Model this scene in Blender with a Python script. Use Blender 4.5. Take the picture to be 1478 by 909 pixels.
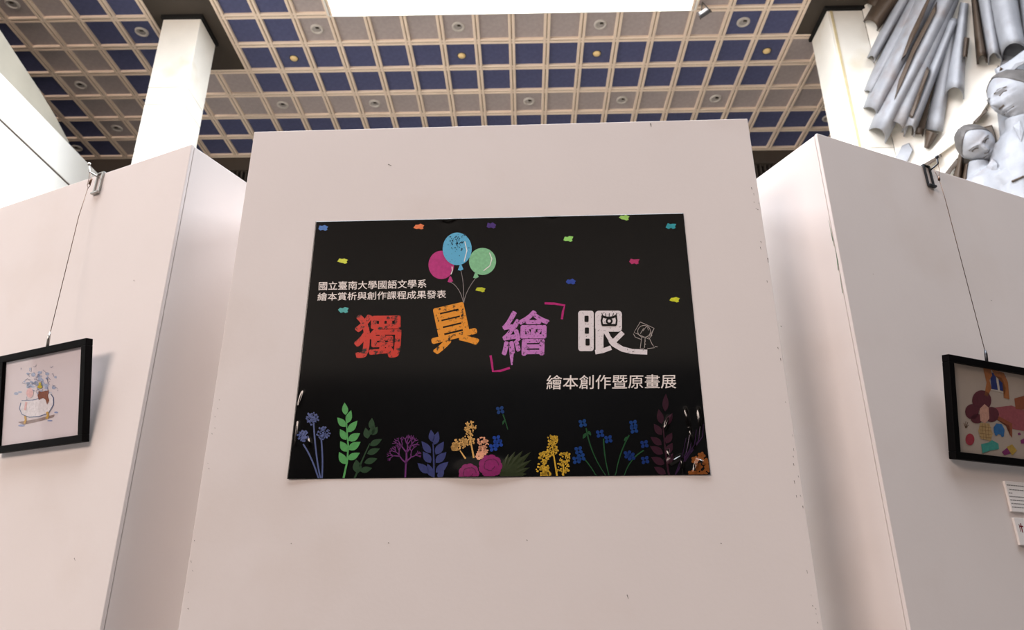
import bpy, bmesh, math, random
from mathutils import Vector, Matrix
random.seed(7)
for o in list(bpy.data.objects): bpy.data.objects.remove(o)
scene = bpy.context.scene
COL = scene.collection
PI = math.pi
# ------------------------------------------------------------------ camera
W, H, FPX = 1478.0, 909.0, 1071.03
CZ = 1.316
R = Vector((0.99981902, 0.01877586, -0.00306525))
U = Vector((0.00990337, -0.3760964, 0.92652762))
F = Vector((-0.01624353, 0.92639029, 0.37621428))
O = Vector((0, 0, CZ))
cd = bpy.data.cameras.new('camera'); cam = bpy.data.objects.new('camera', cd); COL.objects.link(cam)
cd.sensor_fit = 'HORIZONTAL'; cd.sensor_width = 36.0; cd.lens = FPX / W * 36.0
cd.clip_start = 0.02; cd.clip_end = 200
cd.dof.use_dof = True; cd.dof.focus_distance = 1.62; cd.dof.aperture_fstop = 8.0
M4 = Matrix(((R.x, U.x, -F.x, O.x), (R.y, U.y, -F.y, O.y), (R.z, U.z, -F.z, O.z), (0, 0, 0, 1)))
cam.matrix_world = M4
scene.camera = cam
# ------------------------------------------------------------------ world, light, exposure
SKY_STRENGTH = 18.0          # daylight in the laylight glazing, added side ones included
FILL_STRENGTH = 25.0           # warm fill from the added, unseen windows of the entrance wall
world = bpy.data.worlds.new('world'); scene.world = world; world.use_nodes = True
world.node_tree.nodes['Background'].inputs[0].default_value = (0.75, 0.85, 1.0, 1)
world.node_tree.nodes['Background'].inputs[1].default_value = 0.3
vs = scene.view_settings
vs.view_transform = 'Standard'; vs.look = 'None'; vs.gamma = 1.0; vs.use_curve_mapping = False
vs.exposure = -0.40

# ------------------------------------------------------------------ pixel -> place
def ray(x, y): return (x - W/2)/FPX*R - (y - H/2)/FPX*U + F
def aty(x, y, Y): d = ray(x, y); return O + d*(Y/d.y)
def atx(x, y, X): d = ray(x, y); return O + d*(X/d.x)
def atz(x, y, Z): d = ray(x, y); return O + d*((Z-CZ)/d.z)
class Plane:
    """a plane with origin, right vector, up vector and outward normal"""
    def __init__(s, o, eu, ev):
        s.o = Vector(o); s.eu = Vector(eu).normalized(); s.ev = Vector(ev).normalized(); s.n = s.eu.cross(s.ev)
    def px(s, x, y, off=0.0):
        d = ray(x, y); k = ((s.o - O).dot(s.n) + off)/d.dot(s.n); return O + k*d
    def uv(s, x, y, off=0.0):
        q = s.px(x, y, off) - s.o; return q.dot(s.eu), q.dot(s.ev)
    def at(s, u, v, w=0.0): return s.o + s.eu*u + s.ev*v + s.n*w

# ------------------------------------------------------------------ materials
def lin(c):
    return tuple(((v/255)/12.92 if v/255 <= 0.04045 else (((v/255)+0.055)/1.055)**2.4) for v in c) + (1,)
MATS = {}
def mat(name, rgb, rough=0.6, metal=0.0, var=0.06, scale=8.0, bump=0.0, bscale=60.0, spec=0.4, coat=0.0, linear=False):
    """plain procedural surface: colour with a little noise variation and fine relief"""
    if name in MATS: return MATS[name]
    m = bpy.data.materials.new(name); m.use_nodes = True; nt = m.node_tree; b = nt.nodes['Principled BSDF']
    c = tuple(rgb)+(1,) if linear else lin(rgb)
    tc = nt.nodes.new('ShaderNodeTexCoord')
    nz = nt.nodes.new('ShaderNodeTexNoise'); nz.inputs['Scale'].default_value = scale; nz.inputs['Detail'].default_value = 4
    nt.links.new(tc.outputs['Object'], nz.inputs['Vector'])
    rp = nt.nodes.new('ShaderNodeValToRGB')
    rp.color_ramp.elements[0].position = 0.3; rp.color_ramp.elements[1].position = 0.7
    rp.color_ramp.elements[0].color = tuple(max(0, v*(1-var)) for v in c[:3])+(1,)
    rp.color_ramp.elements[1].color = tuple(min(1, v*(1+var)) for v in c[:3])+(1,)
    nt.links.new(nz.outputs['Fac'], rp.inputs['Fac']); nt.links.new(rp.outputs['Color'], b.inputs['Base Color'])
    b.inputs['Roughness'].default_value = rough; b.inputs['Metallic'].default_value = metal
    b.inputs['Specular IOR Level'].default_value = spec; b.inputs['Coat Weight'].default_value = coat
    if bump:
        n2 = nt.nodes.new('ShaderNodeTexNoise'); n2.inputs['Scale'].default_value = bscale; n2.inputs['Detail'].default_value = 3
        nt.links.new(tc.outputs['Object'], n2.inputs['Vector'])
        bp = nt.nodes.new('ShaderNodeBump'); bp.inputs['Strength'].default_value = bump; bp.inputs['Distance'].default_value = 0.01
        nt.links.new(n2.outputs['Fac'], bp.inputs['Height']); nt.links.new(bp.outputs['Normal'], b.inputs['Normal'])
    MATS[name] = m; return m
def emit(name, rgb, strength):
    m = bpy.data.materials.new(name); m.use_nodes = True; nt = m.node_tree; nt.nodes.clear()
    e = nt.nodes.new('ShaderNodeEmission'); e.inputs[0].default_value = tuple(rgb)+(1,); e.inputs[1].default_value = strength
    o = nt.nodes.new('ShaderNodeOutputMaterial'); nt.links.new(e.outputs[0], o.inputs[0]); return m
def grunge(name, rgb, scale=220, lo=0.56, hi=0.62, rough=0.3):
    """printed colour with worn black flecks"""
    m = bpy.data.materials.new(name); m.use_nodes = True; nt = m.node_tree; b = nt.nodes['Principled BSDF']
    tc = nt.nodes.new('ShaderNodeTexCoord'); nz = nt.nodes.new('ShaderNodeTexNoise')
    nz.inputs['Scale'].default_value = scale; nz.inputs['Detail'].default_value = 5; nz.inputs['Roughness'].default_value = 0.7
    nt.links.new(tc.outputs['Object'], nz.inputs['Vector'])
    rp = nt.nodes.new('ShaderNodeValToRGB'); e = rp.color_ramp.elements
    e[0].position = lo; e[0].color = lin(rgb); e[1].position = hi; e[1].color = (0.012, 0.01, 0.009, 1)
    nt.links.new(nz.outputs['Fac'], rp.inputs['Fac']); nt.links.new(rp.outputs['Color'], b.inputs['Base Color'])
    b.inputs['Roughness'].default_value = rough; b.inputs['Specular IOR Level'].default_value = 0.4
    return m
def ink(rgb): return mat('ink_%d_%d_%d' % rgb, rgb, rough=0.3, var=0.12, scale=150, spec=0.4)
def pane_mat(name):
    m = bpy.data.materials.new(name); m.use_nodes = True; nt = m.node_tree; nt.nodes.clear()
    t = nt.nodes.new('ShaderNodeBsdfTransparent'); g = nt.nodes.new('ShaderNodeBsdfGlossy'); g.inputs['Roughness'].default_value = 0.03
    lw = nt.nodes.new('ShaderNodeLayerWeight'); lw.inputs['Blend'].default_value = 0.5
    pw = nt.nodes.new('ShaderNodeMath'); pw.operation = 'POWER'; pw.inputs[1].default_value = 4.0; nt.links.new(lw.outputs['Facing'], pw.inputs[0])
    fr = nt.nodes.new('ShaderNodeMath'); fr.operation = 'MULTIPLY_ADD'; fr.inputs[1].default_value = 0.8; fr.inputs[2].default_value = 0.04; nt.links.new(pw.outputs[0], fr.inputs[0])
    mx = nt.nodes.new('ShaderNodeMixShader'); o = nt.nodes.new('ShaderNodeOutputMaterial')
    nt.links.new(fr.outputs[0], mx.inputs[0]); nt.links.new(t.outputs[0], mx.inputs[1]); nt.links.new(g.outputs[0], mx.inputs[2])
    nt.links.new(mx.outputs[0], o.inputs[0]); return m
def stain(m, rgb, scale, lo, hi, amount=0.5):
    """adds soiled patches with a shape of their own over a material's colour"""
    nt = m.node_tree; b = nt.nodes['Principled BSDF']; src = b.inputs['Base Color'].links[0].from_socket
    tc = nt.nodes.new('ShaderNodeTexCoord'); nz = nt.nodes.new('ShaderNodeTexNoise'); nz.inputs['Scale'].default_value = scale; nz.inputs['Detail'].default_value = 6
    nt.links.new(tc.outputs['Object'], nz.inputs['Vector'])
    mr = nt.nodes.new('ShaderNodeMapRange'); mr.inputs[1].default_value = lo; mr.inputs[2].default_value = hi; mr.inputs[4].default_value = amount
    nt.links.new(nz.outputs['Fac'], mr.inputs[0])
    mx = nt.nodes.new('ShaderNodeMix'); mx.data_type = 'RGBA'
    nt.links.new(mr.outputs[0], mx.inputs[0]); nt.links.new(src, mx.inputs[6]); mx.inputs[7].default_value = lin(rgb)
    nt.links.new(mx.outputs[2], b.inputs['Base Color'])

# ------------------------------------------------------------------ object helpers (vertices are given in world space)
def wl(o): return Vector(o['_w']) if o is not None else Vector((0, 0, 0))
def thing(name, label, cat, base, group=None, kind=None):
    o = bpy.data.objects.new(name, None); COL.objects.link(o); o.empty_display_size = 0.05
    o.location = base; o['_w'] = tuple(base)
    tag(o, label, cat, group, kind); return o
def tag(o, label=None, cat=None, group=None, kind=None):
    if label: o['label'] = label
    if cat: o['category'] = cat
    if group: o['group'] = group
    if kind: o['kind'] = kind
    return o
def place(name, me, parent=None, at=None):
    o = bpy.data.objects.new(name, me); COL.objects.link(o)
    base = Vector(at) if at is not None else (wl(parent) if parent is not None else Vector((0, 0, 0)))
    o['_w'] = tuple(base)
    if parent is not None: o.parent = parent; o.location = base - wl(parent)
    else: o.location = base
    return o
def mesh(name, verts, faces, m, parent=None, at=None, smooth=False):
    base = Vector(at) if at is not None else (wl(parent) if parent is not None else Vector((0, 0, 0)))
    me = bpy.data.meshes.new(name)
    me.from_pydata([tuple(Vector(v) - base) for v in verts], [], faces)
    if m: me.materials.append(m)
    if smooth:
        for p in me.polygons: p.use_smooth = True
    me.update()
    return place(name, me, parent, base)
class MB:
    def __init__(s): s.v = []; s.f = []
    def add(s, v, f):
        n = len(s.v); s.v += [Vector(q) for q in v]; s.f += [tuple(i+n for i in q) for q in f]; return s
    def box(s, x0, x1, y0, y1, z0, z1):
        return s.hexa([(x0,y0,z0),(x1,y0,z0),(x1,y1,z0),(x0,y1,z0),(x0,y0,z1),(x1,y0,z1),(x1,y1,z1),(x0,y1,z1)])
    def hexa(s, v): return s.add(v, [(0,3,2,1),(4,5,6,7),(0,1,5,4),(1,2,6,5),(2,3,7,6),(3,0,4,7)])
    def pbox(s, P, u0, u1, v0, v1, w0, w1):
        return s.hexa([P.at(u0,v0,w0),P.at(u1,v0,w0),P.at(u1,v0,w1),P.at(u0,v0,w1),P.at(u0,v1,w0),P.at(u1,v1,w0),P.at(u1,v1,w1),P.at(u0,v1,w1)])
    def tube(s, pts, rad, n=8, cap=True):
        pts = [Vector(p) for p in pts]; rads = rad if isinstance(rad, (list, tuple)) else [rad]*len(pts)
        rings = []; prev = None
        for i, p in enumerate(pts):
            t = (pts[min(i+1, len(pts)-1)] - pts[max(i-1, 0)]).normalized()
            a = prev if prev is not None else (Vector((0,0,1)) if abs(t.z) < 0.9 else Vector((1,0,0)))
            a = (a - t*a.dot(t)).normalized(); prev = a; b = t.cross(a)
            rings.append([p + (a*math.cos(2*PI*k/n) + b*math.sin(2*PI*k/n))*rads[i] for k in range(n)])
        v = [q for r in rings for q in r]; f = []
        for i in range(len(rings)-1):
            for k in range(n): f.append((i*n+k, i*n+(k+1)%n, (i+1)*n+(k+1)%n, (i+1)*n+k))
        if cap: f.append(tuple(range(n-1, -1, -1))); f.append(tuple((len(rings)-1)*n+k for k in range(n)))
        return s.add(v, f)
    def lathe(s, c, prof, n=20):
        """profile of (radius, z) about a vertical axis through c"""
        c = Vector(c); v = []; f = []
        for r, z in prof: v += [c + Vector((r*math.cos(2*PI*k/n), r*math.sin(2*PI*k/n), z)) for k in range(n)]
        for i in range(len(prof)-1):
            for k in range(n): f.append((i*n+k, i*n+(k+1)%n, (i+1)*n+(k+1)%n, (i+1)*n+k))
        return s.add(v, f)
    def build(s, name, m, parent=None, at=None, smooth=False): return mesh(name, s.v, s.f, m, parent, at, smooth)
def bevel(o, w=0.003, seg=2):
    md = o.modifiers.new('bevel', 'BEVEL'); md.width = w; md.segments = seg; md.limit_method = 'ANGLE'; return o

# ------------------------------------------------------------------ hall: shared materials
m_wall = mat('white_plaster', (236, 230, 220), rough=0.8, var=0.03, scale=1.5, bump=0.05, bscale=25)
m_cream = mat('cream_stone', (236, 231, 220), rough=0.6, var=0.05, scale=2.0, bump=0.05, bscale=30)
stain(m_cream, (196, 176, 132), 1.3, 0.55, 0.75, 0.5)
m_floor = mat('beige_stone_floor', (96, 88, 80), rough=0.35, var=0.08, scale=1.2)
m_dark = mat('dark_brown_soffit', (66, 58, 50), rough=0.7, var=0.08, scale=3)
m_black = mat('black_recess', (14, 13, 12), rough=0.8)
m_beam = mat('beige_ceiling_beam', (238, 218, 198), rough=0.55, var=0.04, scale=3)
m_groove = mat('beam_groove', (150, 130, 108), rough=0.7, var=0.05)
m_blue = mat('navy_fabric_tile', (82, 86, 120), rough=0.85, var=0.10, scale=14, bump=0.15, bscale=120)
m_grey = mat('taupe_fabric_tile', (172, 160, 157), rough=0.85, var=0.07, scale=14, bump=0.15, bscale=120)
m_stonewall = mat('dark_stone_cladding', (36, 32, 30), rough=0.4, var=0.15, scale=2)
m_metal = mat('brushed_steel', (176, 174, 170), rough=0.3, metal=1.0, var=0.05)
m_wire = mat('brown_steel_wire', (96, 72, 58), rough=0.4, metal=0.8, var=0.08)

CEIL = CZ + 9.2
X0, SX, Y0, SY = -4.9623, 0.5998, 9.4455, 0.66234
def gx(j): return X0 + SX*j
def gy(i): return Y0 + SY*i
XL, XR, YF, YB = -14.0, 9.2, -9.0, gy(6) + 0.25
# floor
b = MB(); b.box(XL-0.3, XR+0.3, YF-0.3, YB+0.6, -0.2, 0.0); floor_o = tag(b.build('floor', m_floor), 'polished stone floor of the hall with a pale central nave', kind='structure')
b = MB(); b.box(-4.5, 4.5, -6.0, 2.6, -0.01, 0.0008); b.build('floor_inlay', mat('dark_stone_inlay', (84, 76, 70), rough=0.5, var=0.12, scale=3), floor_o)  # dark area added out of view to cut bounce onto the boards
b = MB(); b.box(-4.2, 4.2, 2.6, 13.0, -0.01, 0.0008); b.build('pale_paving', mat('pale_nave_stone', (232, 220, 204), rough=0.4, var=0.05, scale=2), floor_o)  # pale area added out of view to bounce light up to the ceiling
# ---- ceiling: backing slab with an opening for the laylight
SKY = (gx(3), gx(13), -1.5, gy(0))
ceil = thing('ceiling', 'coffered hall ceiling of navy and taupe tiles between beige beams', None, (0, 8, CEIL), kind='structure')
ztile, zslab = CEIL + 0.045, CEIL + 0.10
b = MB()
for x0, x1, y0, y1 in ((XL-0.3, SKY[0], YF-0.3, YB+0.6), (SKY[1], XR+0.3, YF-0.3, YB+0.6), (SKY[0], SKY[1], YF-0.3, SKY[2]), (SKY[0], SKY[1], SKY[3], YB+0.6)):
    b.box(x0, x1, y0, y1, zslab, zslab+0.2)
b.build('ceiling_slab', m_dark, ceil)
def tile_mesh(name, m):
    me = bpy.data.meshes.new(name); hx, hy = SX/2-0.02, SY/2-0.02; c = 0.012
    v = [(-hx,-hy,0.03),(hx,-hy,0.03),(hx,hy,0.03),(-hx,hy,0.03),(-hx,-hy,c),(hx,-hy,c),(hx,hy,c),(-hx,hy,c),
         (-hx+c,-hy+c,0),(hx-c,-hy+c,0),(hx-c,hy-c,0),(-hx+c,hy-c,0)]
    f = [(0,1,2,3)] + [(k,4+k,4+(k+1)%4,(k+1)%4) for k in range(4)] + [(4+k,8+k,8+(k+1)%4,4+(k+1)%4) for k in range(4)] + [(11,10,9,8)]
    me.from_pydata(v, [], f); me.materials.append(m); return me
tm_blue, tm_grey = tile_mesh('tile_blue', m_blue), tile_mesh('tile_grey', m_grey)
IMIN, JMIN, JMAX = -2, -11, 21
def solid(j, i):
    """which cells of the grid carry no tile"""
    if 3 <= j < 13 and i < 0: return True
    if j in (-2, -1) and i < 2: return True
    if 16 <= j <= 17 and i < 1: return True
    return False
def is_grey(j, i):
    if 0 <= j <= 15:
        if i < 0: return j == 2 or j == 13
        if i == 0: return 2 <= j <= 13
        return i == 3
    if i >= 4 and (j >= -2): return False
    if j in (-2, -1) or j >= 16: return True
    return j in (-5, -6)
for i in range(IMIN, 6):
    for j in range(JMIN, JMAX):
        if solid(j, i): continue
        o = place('ceiling_tile', tm_grey if is_grey(j, i) else tm_blue, ceil, (gx(j+0.5), gy(i+0.5), ztile))
def beam(axis, c, a, e, z):
    b = MB(); w, g = 0.048, 0.008
    for s in (-1, 1):
        lo, hi = sorted((c + s*g, c + s*(g+w)))
        ch = 0.008
        prof = [(lo, z+0.06), (lo, z+ch), (lo+ch, z), (hi-ch, z), (hi, z+ch), (hi, z+0.06)]
        n = len(prof); v = []; 
        for t in (a, e):
            for q, zz in prof: v.append((q, t, zz) if axis == 'y' else (t, q, zz))
        f = [(k, k+1, n+k+1, n+k) for k in range(n-1)] + [tuple(range(n)), tuple(range(2*n-1, n-1, -1)), (n-1, 0, n, 2*n-1)]
        b.add(v, f)
    o = b.build('ceiling_beam', m_beam, ceil)
    b = MB()
    if axis == 'y': b.box(c-g, c+g, a, e, z+0.014, z+0.04)
    else: b.box(a, e, c-g, c+g, z+0.014, z+0.04)
    b.build('beam_groove', m_groove, o)
for j in range(JMIN, JMAX+1):
    if 3 < j < 13 : a = gy(0)+0.022
    elif j == -1: a = gy(2)
    elif j == 17: a = gy(1)
    else: a = gy(IMIN)
    beam('y', gx(j), a, gy(6), CEIL)
for i in range(IMIN, 7):
    if i < 0: spans = [(JMIN, -2), (0, 3), (13, 16), (18, JMAX)]
    elif i == 0: spans = [(JMIN, -2), (0, 3), (13, 16), (18, JMAX)]
    elif i == 1: spans = [(JMIN, -2), (0, 18), (18, JMAX)]
    else: spans = [(JMIN, JMAX)]
    for a, e in spans: beam('x', gy(i), gx(a), gx(e), CEIL + 0.004)
# dark soffit boards around the column heads
b = MB(); b.box(gx(-2)+0.06, gx(0)-0.06, gy(IMIN), gy(2)-0.05, CEIL+0.012, CEIL+0.05); b.build('soffit_board', m_dark, ceil)
b = MB(); b.box(gx(16)+0.06, gx(18)-0.06, gy(IMIN), gy(1)-0.05, CEIL+0.012, CEIL+0.05); b.build('soffit_board', m_dark, ceil)
# ---- laylight in the opening
m_sky = emit('daylit_glazing', (0.88, 0.93, 1.0), SKY_STRENGTH)
m_curb = mat('white_curb', (240, 236, 228), rough=0.6, var=0.02)
sk = thing('window_1', 'long white daylit ceiling laylight at the top of the picture', None, (0, 4, CEIL), kind='structure')
b = MB(); b.add([(SKY[0],SKY[2],CEIL+0.06),(SKY[0],SKY[3],CEIL+0.06),(SKY[1],SKY[3],CEIL+0.06),(SKY[1],SKY[2],CEIL+0.06)], [(0,1,2,3)]); b.build('glazing', m_sky, sk)
b = MB()
for x0,x1,y0,y1 in ((SKY[0]-0.03,SKY[0],SKY[2],SKY[3]),(SKY[1],SKY[1]+0.03,SKY[2],SKY[3]),(SKY[0],SKY[1],SKY[3],SKY[3]+0.02),(SKY[0],SKY[1],SKY[2]-0.03,SKY[2])):
    b.box(x0,x1,y0,y1,CEIL-0.005,CEIL+0.10)
b.build('curb', m_curb, sk)
# two narrower laylights added outside the picture to light the sides of the boards
for k, (x0, x1) in enumerate(((-7.0, -4.0), (4.2, 7.2))):
    w = thing('window_%d' % (k+8), 'side aisle laylight', None, ((x0+x1)/2, 1.75, CEIL), kind='structure')
    b = MB(); b.add([(x0,-2.0,CEIL+0.02),(x0,5.5,CEIL+0.02),(x1,5.5,CEIL+0.02),(x1,-2.0,CEIL+0.02)], [(0,1,2,3)]); b.build('glazing', m_sky, w)
    b = MB(); b.box(x0-0.05,x0,-2.0,5.5,CEIL,zslab); b.box(x1,x1+0.05,-2.0,5.5,CEIL,zslab); b.box(x0,x1,-2.05,-2.0,CEIL,zslab); b.box(x0,x1,5.5,5.55,CEIL,zslab); b.build('curb', m_curb, w)
# ---- walls
b = MB(); b.box(XL-0.3, XL, YF-0.3, YB+0.6, 0, zslab); b.build('wall_left', m_stonewall); tag(bpy.data.objects['wall_left'], 'far left wall of the hall', kind='structure')
YW = 9.78
wr = thing('wall_right', 'right side wall of the hall with the white relief bay', None, (XR, 0, 0), kind='structure')
b = MB(); b.box(XR, XR+0.3, YF-0.3, YB+0.6, 0, zslab); b.build('stone_cladding', m_stonewall, wr)
rw = MB()
q_ = math.sqrt(0.5); rw.hexa([(5.565,9.45,0),(9.15,5.865,0),(9.15,6.2,0),(5.8,9.55,0),(5.565,9.45,CEIL+0.09),(9.15,5.865,CEIL+0.09),(9.15,6.2,CEIL+0.09),(5.8,9.55,CEIL+0.09)])
rw.build('relief_bay', m_wall, wr)
wf = thing('wall_front', 'entrance wall opposite the display', None, (0, YF, 0), kind='structure')
b = MB(); b.box(XL, XR, YF-0.3, YF, 0, 5.2); b.build('stone_cladding', m_stonewall, wf)
b = MB(); b.box(-5.6, XR, YF-0.3, YF, 5.2, 9.8); b.box(XL, -13.4, YF-0.3, YF, 5.2, 9.8); b.box(XL, XR, YF-0.3, YF, 9.8, zslab); b.build('upper_wall', mat('brown_grey_plaster', (160, 148, 137), rough=0.8, var=0.06), wf)
m_win = emit('warm_daylit_pane', (1.0, 0.81, 0.715), FILL_STRENGTH)  # added glowing windows, never in view, for warm fill on the boards
for k in range(3):
    x0 = -13.4 + k*2.6
    w = thing('window_%d' % (k+2), 'high window in the entrance wall', None, (x0+1.3, YF, 5.2), kind='structure')
    b = MB(); b.add([(x0+0.1,YF-0.1,5.3),(x0+2.5,YF-0.1,5.3),(x0+2.5,YF-0.1,9.7),(x0+0.1,YF-0.1,9.7)], [(0,3,2,1)]); b.build('pane', m_win, w)
    b = MB(); b.box(x0,x0+0.1,YF-0.2,YF,5.2,9.8); b.box(x0+2.5,x0+2.6,YF-0.2,YF,5.2,9.8); b.box(x0+0.1,x0+2.5,YF-0.2,YF,5.2,5.3); b.box(x0+0.1,x0+2.5,YF-0.2,YF,9.7,9.8); b.build('window_frame', m_dark, w)
wb = thing('wall_back', 'dark back wall with louvre slats under a brown fascia', None, (0, YB, 0), kind='structure')
b = MB(); b.box(XL, XR, YB+0.3, YB+0.6, 0, zslab); b.build('backing', m_black, wb)
b = MB(); b.box(XL, XR, gy(6)+0.06, gy(6)+0.20, CEIL-0.30, CEIL+0.05); b.build('fascia', m_dark, wb)
b = MB(); k = XL+0.05
while k < XR-0.1: b.box(k, k+0.035, gy(6)+0.12, gy(6)+0.26, 2.5, CEIL-0.30); k += 0.095
o = b.build('louvre_slats', mat('dark_slat', (62, 56, 50), rough=0.6), wb); o['kind'] = 'stuff'
# ---- left gallery wall with its raking parapet
m_white = mat('gallery_white', (240, 238, 232), rough=0.8, var=0.02, scale=1.2, bump=0.04, bscale=20)
gal = thing('gallery_wall', 'bright white gallery wall with a thin dark joint at far left', 'wall', (-7.2, 3, 0))
b = MB(); b.box(-7.45, -7.2, 0.5, gy(6)+0.05, 0, 7.665); b.build('lower_wall', m_white, gal)
b = MB(); b.box(-7.43, -7.215, 0.5, gy(6)+0.05, 7.665, 7.705); b.build('joint', mat('joint_shadow', (70, 56, 48), rough=0.8), gal)  # dark brown seam strip set into the wall
b = MB(); b.box(-7.45, -7.2, 0.5, gy(6)+0.05, 7.705, 8.29); b.build('fascia', m_white, gal)
b = MB(); b.box(XL, -7.45, 0.5, gy(6)+0.05, 7.3, 7.6); b.build('gallery_floor', m_stonewall, gal)  # unseen slab added behind the gallery wall to block light
par = thing('parapet', 'off white raking parapet rising on the gallery wall at far left', 'parapet', (-7.3, 6, 8.29))
prof = [(1.0, 8.296), (9.78, 8.296)] 
for px, py in ((100, 206), (80, 168), (57, 130), (28, 86), (0, 43)):
    q = atx(px, py, -7.26); prof.append((q.y, max(q.z, 8.305)))
prof += [(5.0, 9.35), (1.0, 9.9)]
n = len(prof); v = [(-7.26, y, z) for y, z in prof] + [(-7.44, y, z) for y, z in prof]
f = [tuple(range(n)), tuple(range(2*n-1, n-1, -1))] + [(k, n+k, n+(k+1)%n, (k+1)%n) for k in range(n)]
mesh('parapet_wall', v, f, mat('greyish_plaster', (172, 166, 152), rough=0.85, var=0.06, scale=2), par)  # greyer colour stands in for the dimmer light on this face

# ---- columns
def column(label, x0, x1, y0, y1, joints, strip=False):
    t = thing('column', label, 'column', ((x0+x1)/2, (y0+y1)/2, 0))
    b = MB(); b.box(x0+0.02, x1-0.02, y0+0.02, y1-0.02, 0, CEIL-0.001); b.build('core', mat('joint_core', (150, 138, 120), rough=0.8), t)
    zs = [0.0] + joints + [CEIL-0.06]
    for a, e in zip(zs, zs[1:]):
        b = MB(); b.box(x0, x1, y0, y1, a+0.004, e-0.004); bevel(b.build('cladding_panel', m_cream, t), 0.004, 1)
    b = MB(); b.box(x0-0.035, x1+0.035, y0-0.035, y1+0.035, CEIL-0.05, CEIL+0.011); b.build('shadow_gap', m_black, t)
    if strip:
        b = MB(); b.box(x0+0.045, x0+0.085, y0-0.008, y0+0.01, 0, CEIL-0.07); b.build('corner_strip', mat('ochre_strip', (206, 190, 150), rough=0.7, var=0.1), t)
    return t
jl = [aty(px, py, 9.40).z for px, py in ((190, 219), (207, 150.5), (212, 126.5))]
column('white stone-clad column left of the centre board', -5.9, -5.28, 9.40, 10.02, [2.6, 5.2] + jl)
column('cream stone column beside the relief sculpture', 4.99, 5.56, 9.45, 10.14, [2.6, 5.2, 7.8], True)

# ------------------------------------------------------------------ display boards
m_board = mat('blush_white_board', (224, 216, 213), rough=0.75, var=0.02, scale=3, bump=0.015, bscale=110)
stain(m_board, (196, 178, 164), 2.2, 0.56, 0.8, 0.35)
m_core = mat('bare_timber_core', (128, 98, 66), rough=0.85, var=0.2, scale=25)
TOP = 2.44
cl, cr, l1, l0, r1, r0 = [atz(px, py, TOP) for px, py in ((367,190),(1079,171),(277,208),(0,300),(1179,192),(1478,285))]
Z = Vector((0, 0, 1))
def flat(v): return Vector((v.x, v.y, 0))
PC = Plane(flat(cl), flat(cr)-flat(cl), Z)
eL = (flat(l1)-flat(l0)).normalized(); PL = Plane(flat(l1) - eL*1.22, eL, Z)
PR = Plane(flat(r1), flat(r0)-flat(r1), Z)
m_scuff = mat('scuff_mark', (112, 104, 98), rough=0.8); m_green = mat('green_rub', (96, 122, 98), rough=0.8)
def board(P, label, wid, scuffs):
    t = thing('display_board', label, 'display board', P.at(wid/2, 0, -0.15))
    D = 0.30; s = 0.0035
    b = MB(); b.pbox(P, 0.02, wid-0.02, 0.0, TOP-0.004, -D+0.006, -0.006); b.build('timber_core', m_core, t)
    b = MB(); b.pbox(P, 0.0, wid, 0.002, TOP, -0.009, 0); bevel(b.build('front_board', m_board, t), 0.0015, 2)
    b = MB(); b.pbox(P, 0.0, wid, 0.002, TOP, -D, -D+0.009); bevel(b.build('back_board', m_board, t), 0.0015, 2)
    b = MB(); b.pbox(P, wid-0.022, wid-0.001, 0.002, TOP-0.001, -D+0.011, -0.011); bevel(b.build('side_board', m_board, t), 0.0015, 2)
    b = MB(); b.pbox(P, 0.001, 0.022, 0.002, TOP-0.001, -D+0.011, -0.011); bevel(b.build('side_board', m_board, t), 0.0015, 2)
    b = MB()
    for px, py, dx, dy, wd in scuffs:
        a = P.px(px, py, 0.0004); e = P.px(px+dx, py+dy, 0.0004); d = (e-a).normalized(); q = d.cross(P.n)*wd
        b.add([a-q, e-q*0.4, e+q*0.4, a+q], [(0,1,2,3)])
    if scuffs: b.build('scuff_marks', m_scuff, t)['kind'] = 'stuff'
    return t
rs = random.Random(3)
sc = [(905, 858, 2, 6, 0.0008), (560, 783, 2, 1, 0.001), (760, 779, 1.5, 1, 0.001), (1040, 784, 2, 0.5, 0.001), (939, 178, 1, 5, 0.0016), (560, 237, 5, 2, 0.001),
      (1093, 302, 2, 1, 0.001), (1108, 372, 1, 7, 0.001), (1127, 470, 1, 2, 0.001), (420, 784, 1, 1, 0.001)]
for k in range(26):
    y = rs.uniform(250, 900); x = 1079 + (y-171)*0.1465 - rs.uniform(2, 10); sc.append((x, y, rs.uniform(0.4, 1.4), rs.uniform(0.6, 5), rs.uniform(0.0003, 0.0009)))
for k in range(12):
    y = rs.uniform(500, 900); x = 367 - (y-190)*0.1516 + rs.uniform(2, 9); sc.append((x, y, rs.uniform(0.4, 1.4), rs.uniform(0.6, 4), rs.uniform(0.0003, 0.0008)))
wC = (flat(cr)-flat(cl)).length
bC = board(PC, 'tall blush white display board in the centre carrying the black poster', wC, sc)
bL = board(PL, 'blush white display board on the left with the bathtub picture', 1.22, [(193, 404, 1, 2, 0.001), (107, 805, 1.5, 4, 0.0008)])
bR = board(PR, 'blush white display board on the right with the bedroom picture', 1.22, [(1430, 433, 2, 1, 0.0008), (1260, 395, 1, 1, 0.0008)])
# greenish rub marks on the inner side of the right board
PS = Plane(PR.at(0.001, 0, 0), PR.n, Z); PS.n = -PR.eu
b = MB()
for x, y, dx, dy, wd in ((1196,318,6,30,0.0009),(1205,350,5,40,0.0011),(1212,395,4,28,0.0008),(1207,366,3,16,0.0006),(1200,335,4,20,0.0006)):
    a = PS.px(x, y, 0.0006); e = PS.px(x+dx, y+dy, 0.0006); q = (e-a).normalized().cross(PS.n)*wd
    b.add([a-q*0.3, e-q, e+q, a+q*0.3], [(0,1,2,3)])
b.build('rub_marks', m_green, bR)['kind'] = 'stuff'

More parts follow.
